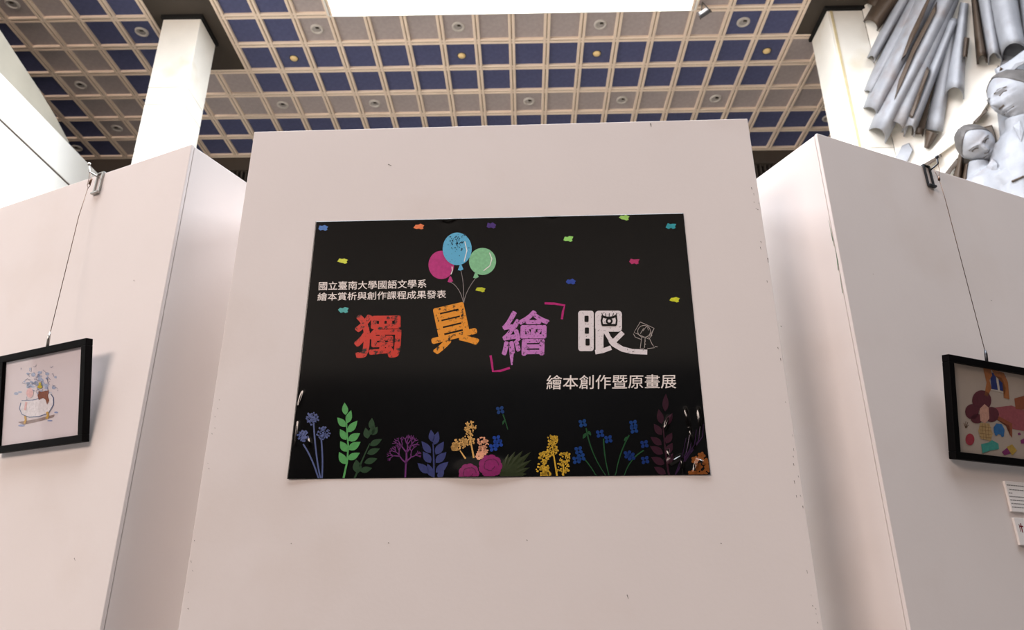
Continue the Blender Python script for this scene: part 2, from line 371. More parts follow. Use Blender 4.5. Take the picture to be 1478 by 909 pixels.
# ------------------------------------------------------------------ poster
pu0, pv0 = PC.uv(415, 691); pu1, pv1 = PC.uv(1026, 686); qu0, qv0 = PC.uv(456, 320.5); qu1, qv1 = PC.uv(985, 307.5)
U0, U1, V0, V1 = (pu0+qu0)/2, (pu1+qu1)/2, (pv0+pv1)/2, (qv0+qv1)/2
CREASE = []   # (u0,v0,u1,v1,width,height)
def crease(pts, w=0.0030, h=0.0036):
    q = [PC.uv(*p) for p in pts]
    for a, e in zip(q, q[1:]): CREASE.append((*a, *e, w, h))
crease([(438,566),(432,586)], 0.0026, 0.0022); crease([(431,610),(428,642)], 0.0026, 0.0022); crease([(447,634),(449,643)], 0.0026, 0.0018)
crease([(965,602),(960,619)]); crease([(989,590),(995,618),(1002,645)]); crease([(1008,590),(1011,618)])
crease([(964,650),(969,668),(983,659),(985,681)], 0.0032, 0.004); crease([(1002,681),(1007,664),(1016,669)], 0.0032, 0.004)
crease([(636,321),(648,325),(662,318)], 0.006, 0.0008); crease([(786,314),(798,319),(806,314)], 0.006, 0.0008)
def lift(u, v):
    h = 0.0011 + 0.0007*math.sin(5.1*u+1.3*v)*math.cos(3.7*v-2*u)
    # the sheet's bottom corners stand slightly off the board
    for cu in (U0, U1):
        d = math.hypot((u-cu)/0.10, (v-V0)/0.12)
        if d < 1: h += 0.003*(1-d)**2
    d = math.hypot((u-(U0+0.40))/0.10, (v-V0)/0.05)
    if d < 1: h += 0.004*(1-d*d)**2
    for a, c, e, g, w, k in CREASE:
        du, dv = e-a, g-c; L2 = du*du+dv*dv
        t = max(0.0, min(1.0, ((u-a)*du+(v-c)*dv)/L2)); x = u-a-t*du; y = v-c-t*dv; r2 = (x*x+y*y)/(w*w)
        if r2 < 9: h += k*math.exp(-r2)*(0.35+0.65*math.sin(PI*min(1.0, max(0.0, t))))
    return h
def ps(u, v, h): return PC.at(u, v, lift(u, v)+h)
def pp(x, y, h): u, v = PC.uv(x, y); u = min(max(u, U0+0.0012), U1-0.0012); v = min(max(v, V0+0.0012), V1-0.0012); return ps(u, v, h)
poster = thing('poster', 'glossy black exhibition poster with balloons, plants and Chinese title lettering', 'poster', PC.at((U0+U1)/2, V0, 0.001))
m_paper = mat('glossy_black_print', (6, 5, 5), rough=0.10, var=0.2, scale=30, spec=0.5)
NU, NV = 470, 332
v = [ps(U0+(U1-U0)*i/NU, V0+(V1-V0)*j/NV, 0) for j in range(NV+1) for i in range(NU+1)]
f = [(j*(NU+1)+i, j*(NU+1)+i+1, (j+1)*(NU+1)+i+1, (j+1)*(NU+1)+i) for j in range(NV) for i in range(NU)]
edge = [i for i in range(NU+1)] + [j*(NU+1)+NU for j in range(1, NV+1)] + [NV*(NU+1)+i for i in range(NU-1, -1, -1)] + [j*(NU+1) for j in range(NV-1, 0, -1)]
nb = len(v)
for e in edge: v.append(v[e] - PC.n*0.0007)
ne = len(edge)
for k in range(ne): f.append((edge[k], nb+k, nb+(k+1) % ne, edge[(k+1) % ne]))
mesh('sheet', v, f, m_paper, poster, smooth=True)
# print layers -----------------------------------------------------
class Ink(MB):
    """collects flat printed shapes given in photo pixels"""
    def poly(s, pts, h=0.0005):
        c = (sum(p[0] for p in pts)/len(pts), sum(p[1] for p in pts)/len(pts))
        v = [s.fn(*c, h)] + [s.fn(*p, h) for p in pts]; n = len(pts)
        return s.add(v, [(0, 1+k, 1+(k+1) % n) for k in range(n)])
    def __init__(s, fn=pp): super().__init__(); s.fn = fn
    def ell(s, cx, cy, rx, ry, rot=0, n=28, h=0.0005):
        ca, sa = math.cos(rot), math.sin(rot)
        return s.poly([(cx+rx*math.cos(t)*ca-ry*math.sin(t)*sa, cy+rx*math.cos(t)*sa+ry*math.sin(t)*ca) for t in (2*PI*k/n for k in range(n))], h)
    def line(s, pts, w, h=0.0005, w1=None):
        w1 = w if w1 is None else w1; n = len(pts); v = []
        for i, p in enumerate(pts):
            a, e = pts[max(i-1, 0)], pts[min(i+1, n-1)]; dx, dy = e[0]-a[0], e[1]-a[1]; L = math.hypot(dx, dy) or 1
            ww = (w + (w1-w)*i/max(1, n-1))/2
            v += [s.fn(p[0]-dy/L*ww, p[1]+dx/L*ww, h), s.fn(p[0]+dy/L*ww, p[1]-dx/L*ww, h)]
        return s.add(v, [(2*i, 2*i+1, 2*i+3, 2*i+2) for i in range(n-1)])
    def leaf(s, x, y, ang, L, wd, h=0.0005, n=6):
        """pointed leaf from its root, ang in degrees clockwise from up"""
        a = math.radians(ang); ux, uy = math.sin(a), -math.cos(a); nx, ny = -uy, ux; L_, R_ = [], []
        for k in range(n+1):
            t = k/n; w_ = wd*math.sin(PI*t**0.8)*0.5
            L_.append((x+ux*L*t+nx*w_, y+uy*L*t+ny*w_)); R_.append((x+ux*L*t-nx*w_, y+uy*L*t-ny*w_))
        return s.poly(L_ + R_[-2:0:-1], h)
def curve(p0, p1, p2, n=8):
    return [((1-t)**2*p0[0]+2*t*(1-t)*p1[0]+t*t*p2[0], (1-t)**2*p0[1]+2*t*(1-t)*p1[1]+t*t*p2[1]) for t in (k/n for k in range(n+1))]
def text_mesh(body, offset):
    cu = bpy.data.curves.new('lettering', 'FONT'); cu.body = body; cu.size = 1.0; cu.offset = offset; cu.resolution_u = 3
    o = bpy.data.objects.new('lettering', cu); COL.objects.link(o)
    dg = bpy.context.evaluated_depsgraph_get(); me = o.evaluated_get(dg).to_mesh()
    vs_ = [tuple(q.co) for q in me.vertices]; fs = [tuple(p.vertices) for p in me.polygons]
    o.evaluated_get(dg).to_mesh_clear(); bpy.data.objects.remove(o); bpy.data.curves.remove(cu)
    return vs_, fs
def letter(name, body, quad, m, parent, bold=0.0, h=0.0005, fn=pp):
    """text fitted to a quad of photo pixels: tl, tr, br, bl"""
    vs_, fs = text_mesh(body, 0.0)
    x0 = min(q[0] for q in vs_); x1 = max(q[0] for q in vs_); y0 = min(q[1] for q in vs_); y1 = max(q[1] for q in vs_)
    if bold:
        n0 = len(vs_); base_v, base_f = list(vs_), list(fs); vs_, fs = [], []
        for k in range(9 if bold > 0.02 else 5):
            a = 2*PI*k/(8 if bold > 0.02 else 4); r_ = bold if k < (8 if bold > 0.02 else 4) else 0.0; o_ = len(vs_)
            vs_ += [(x+r_*math.cos(a), y+r_*math.sin(a), k) for x, y, _ in base_v]; fs += [tuple(i+o_ for i in q) for q in base_f]
        x0 -= bold; x1 += bold; y0 -= bold; y1 += bold
    tl, tr, br, bl = quad; out = []
    for x, y, kk in vs_:
        a = (x-x0)/(x1-x0); c = (y-y0)/(y1-y0)
        out.append(fn(*[(bl[k]*(1-a)+br[k]*a)*(1-c)+(tl[k]*(1-a)+tr[k]*a)*c for k in (0, 1)], h + kk*4e-6))
    return mesh(name, out, fs, m, parent)
m_type = ink((232, 222, 216))
letter('lettering', '國立臺南大學國語文學系', ((460.5,407),(615.5,403.2),(615.5,415.6),(460,419.3)), m_type, poster, 0.010)
letter('lettering', '繪本賞析與創作課程成果發表', ((459,422.6),(644,418.6),(644,430.6),(458.3,434.4)), m_type, poster, 0.010)
letter('lettering', '繪本創作暨原畫展', ((789,541.6),(976,540.2),(976,560.6),(788.5,562.2)), m_type, poster, 0.006)
g_red, g_or, g_li, g_wh = grunge('worn_red', (200,54,40), 110, 0.54, 0.60), grunge('worn_orange', (230,148,46), 110, 0.56, 0.62), grunge('worn_lilac', (196,124,192)), grunge('worn_white', (226,218,220), lo=0.6, hi=0.66)
letter('title_character', '獨', ((513,454),(580,453),(579,516),(510,517)), g_red, poster, 0.028)
letter('title_character', '具', ((612.8,448.6),(679.7,433),(693.1,496.2),(626.2,512.6)), g_or, poster, 0.027)
o = letter('title_character', '繪', ((725,448),(794,448),(792,513),(724,514)), g_li, poster, 0.019)
b = Ink(); b.line([(738.5,500),(738.5,516),(738.8,527)], 8, 0.0005, 2); b.build('character_tail', g_li, o)
b = Ink(); dk = Ink()
def rrect(b, x0, y0, x1, y1, r, h):
    pts = []
    for cx, cy, a0 in ((x1-r,y0+r,-90),(x1-r,y1-r,0),(x0+r,y1-r,90),(x0+r,y0+r,180)):
        pts += [(cx+r*math.cos(math.radians(a0+t)), cy+r*math.sin(math.radians(a0+t))) for t in (0,30,60,90)]
    b.poly(pts, h)
rrect(b, 834.5, 448.7, 857, 507, 4, 0.0005); rrect(b, 859, 448.7, 897.5, 479, 5, 0.00052); rrect(b, 859.5, 450, 871, 510, 3, 0.00054)
b.line([(859,508.5),(870,506.5),(882,502)], 6.5, 0.00056); b.line([(899,480),(893,486),(886,493)], 7, 0.00058)
b.line([(872,476),(878,488),(886,497),(898,504),(912,507.5),(934,508.5)], 8.5, 0.0006, 7)
o = b.build('title_character', g_wh, poster)
for x0, y0, x1, y1 in ((843.5,456,849.5,465),(844,473,850,482),(845,489,851,499)): dk = Ink(); rrect(dk, x0, y0, x1, y1, 1.2, 0.0008); dk.build('counter_shape', ink((16,14,13)), o)
dk = Ink(); dk.poly([(871.5,481),(877,490),(880,497),(871.5,500)], 0.0008)
dk.build('counter_shape', ink((16,14,13)), o)
b = Ink(); b.ell(879, 464, 12, 8.5, h=0.0007); b.build('eye_ground', g_wh, o)
b = Ink()
b.line([(868,456.5),(874,458.5),(879,459),(885,458.2),(890,455.6)], 3.2, 0.0009); b.line([(869,469.5),(889,469.5)], 3.2, 0.0009)
for a, e in (((870,457),(868.5,452)),((874.5,457.5),(874,452.5)),((879,457.5),(879.4,452.5)),((884,457),(885.5,452.3)),((888,456),(890.5,452.3))): b.line([a, e], 1.1, 0.0009)
b.line([(869.5,457),(868,463),(869.5,470)], 2.5, 0.0009); b.line([(889,457),(890,463),(889,470)], 2.5, 0.0009)
b.ell(879.2, 463.8, 5, 4.8, h=0.0009); e = b.build('eye_outline', ink((16,14,13)), o)
b = Ink(); b.ell(879.2, 463.8, 2.3, 2.2, n=14, h=0.0011); b.build('pupil', g_wh, o)
# crop marks in magenta
for pts in ([(786,438),(800,438.5),(815,441),(812.5,450),(811,461)], [(708,513),(710,524),(711.5,536),(722,535.5),(736,531)]):
    b = Ink(); b.line(pts, 3.2); b.build('corner_mark', ink((178,36,112)), poster)
# thin line drawing of a figure with a square hat
b = Ink(); lw = 0.75
for pts in ([(924,465),(944,474),(935,489),(915,480),(924,465)], [(914,482),(917,487),(925,490)], [(944,474),(939,486)], [(938,480),(941,484),(936,490)],
            [(926,487),(924,503),(930,504)], [(931,488),(930,502)], [(937,488),(941,497),(945,502),(934,503.5)], [(928,478),(933,471),(936,477)], [(924,482),(929,474)],
            [(945,500),(949,501)]): b.line(pts, lw)
ring = [(929.5+9.2*math.cos(t), 478.5+8.6*math.sin(t)) for t in (2*PI*k/18 for k in range(19))]; b.line(ring, lw)
b.ell(931.2, 492.5, 0.7, 0.7, n=8); b.ell(931.5, 497, 0.7, 0.7, n=8)
b.build('line_drawing', ink((176,166,160)), poster)
# balloons
def balloon(cx, cy, rx, ry, col, kx, ky, end, hl, h, flecks=False):
    b = Ink(); b.ell(cx, cy, rx, ry, h=h, n=36); b.poly([(kx-4,ky+4),(kx-1,ky-4),(kx+1,ky-4),(kx+4,ky+3),(kx,ky+5)], h)
    o = b.build('printed_balloon', grunge('balloon_%d' % cx, col, 160, 0.62, 0.68) if flecks else ink(col), poster)
    b = Ink(); b.line(hl, 1.3, h+0.0002); b.build('highlight', ink((232,232,228)), o)
    b = Ink(); b.line(curve((kx, ky+4), end[0], end[1]), 0.7, 0.0005); b.build('string', ink((150,142,140)), o)
    if flecks:
        b = Ink(); rr = random.Random(5)
        for k in range(55):
            s = rr.uniform(0.4, 1.3); b.ell(cx+rr.gauss(-1, 7), cy+rr.gauss(-7, 6), s, s*rr.uniform(0.6, 1.3), n=6, h=h+0.0002)
        b.build('flecks', ink((24,60,80)), o)
balloon(637, 382.5, 18.5, 20.5, (182,52,122), 650, 403, ((664,414),(669,437)), [(652.5,385),(653,391),(651,396)], 0.0004)
balloon(696.5, 377.5, 19.5, 19.5, (132,192,146), 687, 397, ((672,420),(669.5,437)), [(706.5,365),(710,374),(707,384),(698,391)], 0.0006)
balloon(660, 359.5, 21, 23.5, (96,176,212), 665, 386, ((670,405),(669,437)), [(671,349),(674,362),(670,378)], 0.0009, True)
# confetti
for k, (x, y, c) in enumerate(((466.5,329.5,(58,112,180)),(605,327.5,(226,124,78)),(709,326,(74,50,118)),(495,377,(206,214,60)),(496,448,(72,168,164)),(693.5,418,(190,196,48)),
        (820,345.5,(150,214,110)),(901,315,(158,206,104)),(968.5,327,(52,150,160)),(915.5,378,(178,54,104)),(824,407,(48,72,156)),(973.5,433,(208,212,50)))):
    rr = random.Random(k); b = Ink()
    b.poly([(x-7.5+rr.uniform(-1,1), y+rr.uniform(-1,2)), (x-5, y-3.5+rr.uniform(-1,1)), (x-1, y-3), (x+2, y-4+rr.uniform(-1,1)), (x+7.5, y-2.5+rr.uniform(-1,2)), (x+5.5, y+rr.uniform(0,1.5)), (x+6.5, y+2.5), (x+3, y+4), (x, y+2.6), (x-4, y+3+rr.uniform(-1,1))])
    b.build('printed_confetti', ink(c), poster)
# plants along the bottom
def blob(b, x, y, r, n, s0, s1, rr, h=0.0005):
    for k in range(n):
        a = rr.uniform(0, 2*PI); d = r*math.sqrt(rr.random()); s = rr.uniform(s0, s1); b.ell(x+d*math.cos(a), y+d*math.sin(a), s, s*rr.uniform(0.7,1.2), rr.uniform(0,3), 7, h)
rr = random.Random(11)
b = Ink()
for (x, y, r) in ((451,604,9),(438,629,8),(467,625,9.5)):
    blob(b, x, y, r, 60, 0.7, 1.5, rr)
    for k in range(9):
        a = k*2*PI/9; b.line([(x, y+3), (x+r*0.9*math.cos(a), y+r*0.9*math.sin(a))], 0.6)
o = b.build('printed_dandelion', ink((78,92,142)), poster)
b = Ink(); b.line(curve((438,641),(452,662),(460,691)), 2.2); b.line(curve((453,612),(456,660),(463,691)), 2.2); b.line(curve((464,634),(467,665),(465,691)), 2.2); b.build('stem', ink((72,86,130)), o)
def branch(col, stem_pts, leaves, h=0.0005, sw=3.0):
    b = Ink(); b.line(stem_pts, sw, h, sw*0.5)
    for x, y, a, L, wd in leaves: b.leaf(x, y, a, L, wd, h)
    return b.build('printed_branch', ink(col), poster)
branch((20,56,28), curve((512,691),(522,665),(534,640)), [(536,620,4,17,9),(531,633,-12,16,10),(538,628,30,14,8),(534,643,62,20,9),(530,655,68,20,9),(526,668,72,20,9),(520,680,75,18,9),(517,683,-8,20,13),(534,628,28,16,8)])
branch((74,150,80), [(496,691),(501,668),(503,645),(501,622),(500,600)], [(499,599,-5,18,9),(501,611,18,20,9),(499,616,-42,18,10),(502,624,40,22,10),(500,635,-30,18,10),(503,636,58,20,11),(501,652,-32,18,11),(503,649,58,21,11),(502,663,62,20,10),(499,670,-28,20,11)], 0.0007)
b = Ink()
def twig(x, y, a, L, w, d):
    ex, ey = x+L*math.sin(a), y-L*math.cos(a); b.line([(x,y),((x+ex)/2+rr.uniform(-1,1),(y+ey)/2),(ex,ey)], w, 0.0005, w*0.75)
    if d: 
        for s in (-1, 0, 1):
            if s or rr.random() < 0.8: twig(ex, ey, a+s*rr.uniform(0.35,0.75)+rr.uniform(-.1,.1), L*rr.uniform(0.6,0.82), max(0.7,w*0.72), d-1)
b.line([(585,691),(586,668)], 2.4); twig(586, 670, 0.05, 17, 3.0, 3); twig(586, 668, -0.75, 13, 2.2, 3); twig(586, 668, 0.75, 11, 2.2, 3)
b.build('printed_coral_twig', ink((98,38,102)), poster)
branch((48,55,104), curve((626,690),(627,665),(625,640)), [(624,638,-6,18,9),(627,642,16,20,10),(622,654,-38,22,10),(629,656,32,22,11),(622,668,-35,20,11),(629,668,45,22,11),(619,683,-48,22,11),(629,682,50,24,11),(624,688,-20,20,10),(632,690,40,14,9)])
def floret(name, spots, stems, col, sc_):
    b = Ink()
    for x, y, r in spots: blob(b, x, y, r, 46, 0.8, 1.9, rr)
    for p in stems: b.line(p, 2.6, 0.0005, 1.4)
    b.build(name, ink(col), poster); 
floret('printed_floret', [(679,617,9),(677,634,9),(664,640,8),(657,645,6)], [[(684,661),(680,640),(678,620)],[(672,662),(664,650)]], (206,160,92), ink)
floret('printed_floret', [(697,640,9),(697,651,8),(692,658,5)], [[(697,664),(697,645)]], (222,158,124), ink)
floret('printed_floret', [(797,636,8.5),(797,650,8),(786,660,8),(783,676,9),(788,686,7),(815,660,8.5),(812,675,9.5)], [[(804,690),(800,662),(797,640)],[(788,690),(784,665)],[(813,690),(813,668)]], (204,162,50), ink)
def peony(x, y, r, h):
    b = Ink()
    for k in range(9):
        a = k*2*PI/9; b.ell(x+0.42*r*math.cos(a), y+0.42*r*math.sin(a), 0.6*r, 0.5*r, a, 14, h)
    o = b.build('printed_peony', ink((122,24,86)), poster)
    b = Ink()
    for k in range(5):
        a0 = k*1.25; b.line([(x+r*(0.35+0.09*k)*math.cos(a0+t), y+r*(0.3+0.09*k)*math.sin(a0+t)) for t in (0,0.3,0.6,0.9,1.2)], 1.1, h+0.0002)
    b.build('petal_lines', ink((78,12,56)), o)
peony(677, 684, 15, 0.0005); peony(708, 673, 17, 0.0008)
b = Ink()
for k in range(7): b.leaf(722, 692, 18+k*10, 60-abs(k-3)*7, 11)
b.build('printed_fern', ink((40,48,24)), poster)
def bluets(spots, stems, col=(20,58,118), leaves=()):
    b = Ink()
    for x, y in spots:
        for k in range(4):
            a = k*PI/2+0.6; b.ell(x+4.0*math.cos(a), y+3.8*math.sin(a), 2.9, 2.6, a, 10, 0.0007)
    o = b.build('printed_bluet', ink(col), poster)
    b = Ink()
    for p in stems: b.line(curve(*p), 2.0, 0.0005, 1.2)
    for l in leaves: b.leaf(*l)
    if stems: b.build('stem', ink((28,72,40)), o)
bluets([(722,592)], [((726,598),(729,606),(733,620))], (18,54,108), [(728,606,-160,8,3)])
bluets([(717,634),(720,640),(712,646)], [], (20,58,140))
bluets([(841,611)], [((846,618),(852,655),(874,686))], (18,58,112), [(846,625,-150,10,5),(849,622,150,8,4)])
bluets([(866,626),(878,634)], [((871,633),(872,662),(879,686))], (15,50,112))
bluets([(835,650),(832,664),(839,660)], [((838,657),(852,670),(862,690))], (17,55,116))
bluets([(914,612),(915,620)], [((908,628),(892,656),(888,690))], (18,54,112), [(906,630,-140,9,4)])
bluets([(930,641),(906,656),(911,659),(931,664)], [((929,650),(908,662),(901,686))], (14,42,100))
branch((48,17,32), curve((966,690),(960,655),(957,615)), [(960,594,2,26,9),(955,612,-12,22,10),(961,614,28,20,9),(955,628,-35,20,10),(955,642,-55,20,10),(957,655,-60,22,11),(959,670,-62,22,11),(961,684,-60,20,10),(961,640,30,18,10),(962,655,28,18,10),(963,670,28,18,9)])
b = Ink()
for k in range(6): b.line([(975,690),(984+k*6,660-k*6),(990+k*5,632-k*4)], 2.0, 0.0004, 0.8)
b.build('printed_grass', ink((48,24,58)), poster)
b = Ink()
for x, y in ((1012,658),(1003,664),(1018,667),(1008,674),(998,684),(1015,684),(1005,684),(1021,676)):
    for k in range(5): a = k*2*PI/5; b.ell(x+3.2*math.cos(a), y+3.2*math.sin(a), 3.0, 2.4, a, 10)
b.build('printed_blossom', ink((122,68,24)), poster)

# ------------------------------------------------------------------ pictures on the side boards
m_frame = mat('black_frame_wood', (9, 8, 9), rough=0.5, var=0.15, scale=40, spec=0.06)
m_glass = pane_mat('picture_glass')
def picture(P, s0, s1, zb, zt, ob, ot, label, paper):
    """framed picture leaning out at the top; returns its thing and the plane of the print"""
    t = thing('picture_frame', label, 'picture', P.at((s0+s1)/2, zb, 0.0))
    o = P.at(s0, zb, ob); ev = P.at(s0, zt, ot) - o; hh = ev.length; Q = Plane(o, P.eu, ev); ww = s1-s0; bw = 0.0165; dp = 0.018
    for u0, u1, v0, v1 in ((0, ww, 0, bw), (0, ww, hh-bw, hh), (0, bw, bw, hh-bw), (ww-bw, ww, bw, hh-bw)):
        b = MB(); b.pbox(Q, u0, u1, v0, v1, -dp, 0); bevel(b.build('frame_bar', m_frame, t), 0.0012, 2)
    b = MB(); b.pbox(Q, bw-0.002, ww-bw+0.002, bw-0.002, hh-bw+0.002, -0.014, -0.009); b.build('print', paper, t)
    b = MB(); b.add([Q.at(u, v, -0.005) for u, v in ((bw-0.002,bw-0.002),(ww-bw+0.002,bw-0.002),(ww-bw+0.002,hh-bw+0.002),(bw-0.002,hh-bw+0.002))], [(0,1,2,3)]); b.build('glass', m_glass, t)
    return t, Q
off = 1.22 - (flat(l1)-flat(l0)).length
pl, QL = picture(PL, off+0.306, off+0.617, 1.680, 1.912, 0.020, 0.065, 'black framed drawing of an animal bath on the left board', mat('pale_lilac_paper', (226,218,224), rough=0.7, var=0.02))
pr, QR = picture(PR, 0.2135, 0.524, 1.6325, 1.863, 0.020, 0.059, 'black framed picture of a child in a bedroom on the right board', mat('warm_grey_paper', (186,172,160), rough=0.7, var=0.03))
def fL(x, y, h): return QL.px(x, y, -0.0088+h)
def fR(x, y, h): return QR.px(x, y, -0.0088+h)
def art(name, parent, fn, col, fill, h=0.0003):
    b = Ink(fn); fill(b, h); return b.build(name, ink(col), parent)
# bath drawing
rr = random.Random(21)
art('drawn_bubbles', pl, fL, (168,182,212), lambda b, h: [b.ell(56+rr.gauss(0,13), 553+rr.gauss(0,9), rr.uniform(1,3.4), rr.uniform(1,3), 0, 10, h) for k in range(46)])
_k = art('drawn_ink_lines', pl, fL, (92,100,140), lambda b, h: [b.line([(x, y), (x+rr.uniform(-3,3), y+rr.uniform(-3,3)), (x+rr.uniform(-5,5), y+rr.uniform(-4,4))], 0.5, h+0.0003) for x, y in [(56+rr.gauss(0,14), 550+rr.gauss(0,9)) for k in range(46)]])
_k['kind'] = 'stuff'
art('drawn_shadow', pl, fL, (150,128,124), lambda b, h: b.poly([(26,609),(50,605),(79,598),(77,602),(52,609),(34,613)], h))
art('drawn_tub', pl, fL, (232,228,234), lambda b, h: b.poly([(32,577),(48,576),(62,573),(74,566),(77,577),(76,588),(70,597),(56,601),(40,602),(31,597),(29,588)], h+0.0002))
art('tub_outline', pl, fL, (70,92,142), lambda b, h: (b.line([(30,581),(28,590),(32,598),(42,602),(56,601),(70,596),(77,584),(77,574),(73,568)], 1.1, h+0.0004), b.line([(31,578),(48,577),(66,573)], 1.0, h+0.0004)))
art('drawn_brown_animal', pl, fL, (136,76,50), lambda b, h: (b.poly([(54,570),(57,566),(61,565),(66,564),(70,563),(70,567),(69,571),(71,578),(68,584),(66,577),(62,574),(56,577)], h+0.0006), b.ell(57,566,2,2,0,8,h+0.0006)))
art('drawn_pink_animal', pl, fL, (226,178,178), lambda b, h: (b.ell(43,567,5,7,0,14,h+0.0005), b.line([(38,580),(36,592)], 3, h+0.0006)))
art('drawn_yellow_bird', pl, fL, (196,180,40), lambda b, h: (b.ell(57.5,558,3.6,2.6,0,12,h+0.0008), b.ell(57.5,553.6,2,2,0,10,h+0.0008)))
art('drawn_foot', pl, fL, (206,162,64), lambda b, h: b.line([(68,594),(69,600),(67,604)], 3.4, h+0.0005))
art('drawn_foot', pl, fL, (206,162,64), lambda b, h: b.line([(36,600),(37,606),(35,611)], 3, h+0.0005))
for q in ((81,595,3,1.4),(72,607,4,1.2),(31,614,5,1.6)): art('drawn_puddle', pl, fL, (146,160,204), lambda b, h: b.ell(*q,0,10,h))
# bedroom picture
art('drawn_window', pr, fR, (36,52,120), lambda b, h: b.poly([(1429,537),(1452,543),(1453,565),(1431,561)], h))
art('window_bars', pr, fR, (206,196,186), lambda b, h: (b.line([(1438,538),(1442,564)], 3, h+0.0002), b.line([(1427,561),(1456,568)], 1.5, h+0.0002)))
art('drawn_curtains', pr, fR, (170,106,58), lambda b, h: (b.poly([(1419,531),(1430,533),(1432,542),(1428,548),(1431,560),(1426,572),(1421,570),(1424,552)], h+0.0003), b.poly([(1431,533),(1449,538),(1455,552),(1457,576),(1449,574),(1452,560),(1446,545),(1436,542)], h+0.0003)))
art('drawn_bed', pr, fR, (160,84,92), lambda b, h: b.poly([(1436,588),(1460,585),(1478,592),(1485,612),(1478,622),(1462,619),(1444,604)], h))
art('bed_board', pr, fR, (148,82,52), lambda b, h: (b.poly([(1464,575),(1478,571),(1490,575),(1490,592),(1466,590)], h+0.0002), b.poly([(1437,598),(1461,611),(1461,632),(1458,628),(1457,614),(1437,604)], h+0.0002)))
art('drawn_child_hair', pr, fR, (96,42,54), lambda b, h: (b.ell(1417,578,14,15,0,20,h+0.0003), b.ell(1403,594,10,11,0,16,h+0.0003), b.ell(1431,598,11,11,0,16,h+0.0003), b.ell(1410,604,9,7,0,14,h+0.0003)))
art('drawn_child_face', pr, fR, (206,158,140), lambda b, h: b.poly([(1414,590),(1421,583),(1427,588),(1428,604),(1422,611),(1415,607)], h+0.0006))
art('drawn_child_dress', pr, fR, (188,158,108), lambda b, h: b.poly([(1415,610),(1428,611),(1433,626),(1430,636),(1416,633),(1412,622)], h+0.0005))
art('dress_checks', pr, fR, (140,108,72), lambda b, h: [b.line([(1414, y), (1431, y+2)], 0.5, h+0.0007) for y in (615,620,625,630)] + [b.line([(x, 611), (x+1.5, 634)], 0.5, h+0.0007) for x in (1418,1422,1426)])
art('drawn_toy_car', pr, fR, (52,112,170), lambda b, h: (b.poly([(1434,617),(1438,611),(1446,612),(1450,620),(1449,628),(1435,625)], h+0.0004), b.ell(1438,626,2.4,2.6,0,10,h+0.0005), b.ell(1447,628,2.4,2.6,0,10,h+0.0005)))
art('drawn_ball', pr, fR, (164,56,72), lambda b, h: b.ell(1400,634,6.5,8.5,0,18,h+0.0004))
art('drawn_book', pr, fR, (70,160,150), lambda b, h: b.poly([(1416,641),(1428,638),(1432,635),(1441,640),(1442,648),(1430,650),(1418,654)], h+0.0004))
for q in ([(1446,652),(1454,646),(1459,654),(1450,657)], [(1469,625),(1472,624),(1474,627),(1470,628)], [(1473,635),(1480,632),(1480,640),(1474,640)]): art('drawn_block', pr, fR, (132,48,108), lambda b, h: b.poly(q, h+0.0003))
art('drawn_yellow_block', pr, fR, (190,158,72), lambda b, h: b.poly([(1453,645),(1461,641),(1468,650),(1461,657)], h+0.0004))
art('drawn_small_plant', pr, fR, (92,62,40), lambda b, h: [b.line([(1394,618),(1394+dx,610+dy)], 0.8, h) for dx, dy in ((-3,0),(0,-2),(3,-1),(4,3))])

# hanging hardware: clip over the board's top, bent arm, wire and clasp
def hanger(P, label, clip, arm, loop, spring, wire, clasp, mclip):
    base = P.px(*clip[0]); t = thing('hanging_wire', label, 'picture wire', P.at(P.uv(*clip[0])[0], TOP, 0))
    u0, v0 = P.uv(clip[0][0], clip[0][1], 0.004); u1, v1 = P.uv(clip[1][0], clip[1][1], 0.004); uc = (u0+u1)/2; hw = 0.0105
    b = MB()
    for s in (-1, 1): b.pbox(P, uc+s*hw-0.003, uc+s*hw+0.003, v1, TOP+0.003, 0.0005, 0.005)
    b.pbox(P, uc-hw-0.003, uc+hw+0.003, v1-0.006, v1, 0.0005, 0.010)
    b.pbox(P, uc-hw-0.003, uc+hw+0.003, TOP+0.0005, TOP+0.004, -0.03, 0.005)
    bevel(b.build('clip', mclip, t), 0.0008, 1)
    b = MB(); b.tube([P.px(*q) for q in arm], 0.0022, 8); b.lathe(P.px(*arm[-1]), [(0.0004,0.005),(0.0042,0.003),(0.0045,0),(0.0042,-0.003),(0.0004,-0.005)], 10); b.build('arm', mclip, t, smooth=True)
    b = MB(); b.tube([P.px(*q) for q in loop], 0.0009, 6); b.build('wire_loop', m_wire, t, smooth=True)
    b = MB(); b.tube([P.px(*q) for q in spring], 0.0030, 8); b.build('ferrule', m_wire, t, smooth=True)
    b = MB(); b.tube([P.px(*q) for q in wire], 0.0009, 6); b.build('wire', m_wire, t, smooth=True)
    b = MB(); b.tube([P.px(*q) for q in clasp], [0.002, 0.0036, 0.0036], 8); b.build('clasp', mclip, t, smooth=True)
hanger(PL, 'steel clip and thin brown wire holding the left picture', [(145,249),(138,277)], [(143.5,257,0.005),(136,252,0.02),(129,248,0.032),(128.6,237,0.034)],
       [(129,249,0.032),(128.5,258,0.03),(126,267,0.03),(127,271.5,0.03),(130,268,0.03),(132.5,259,0.03),(130,249,0.032)], [(129,266,0.03),(132,258,0.03)],
       [(127,271,0.03),(113.7,312,0.034),(72.6,480,0.058)], [(72.6,479,0.058),(70.5,486,0.059),(68.6,500,0.057)], m_metal)
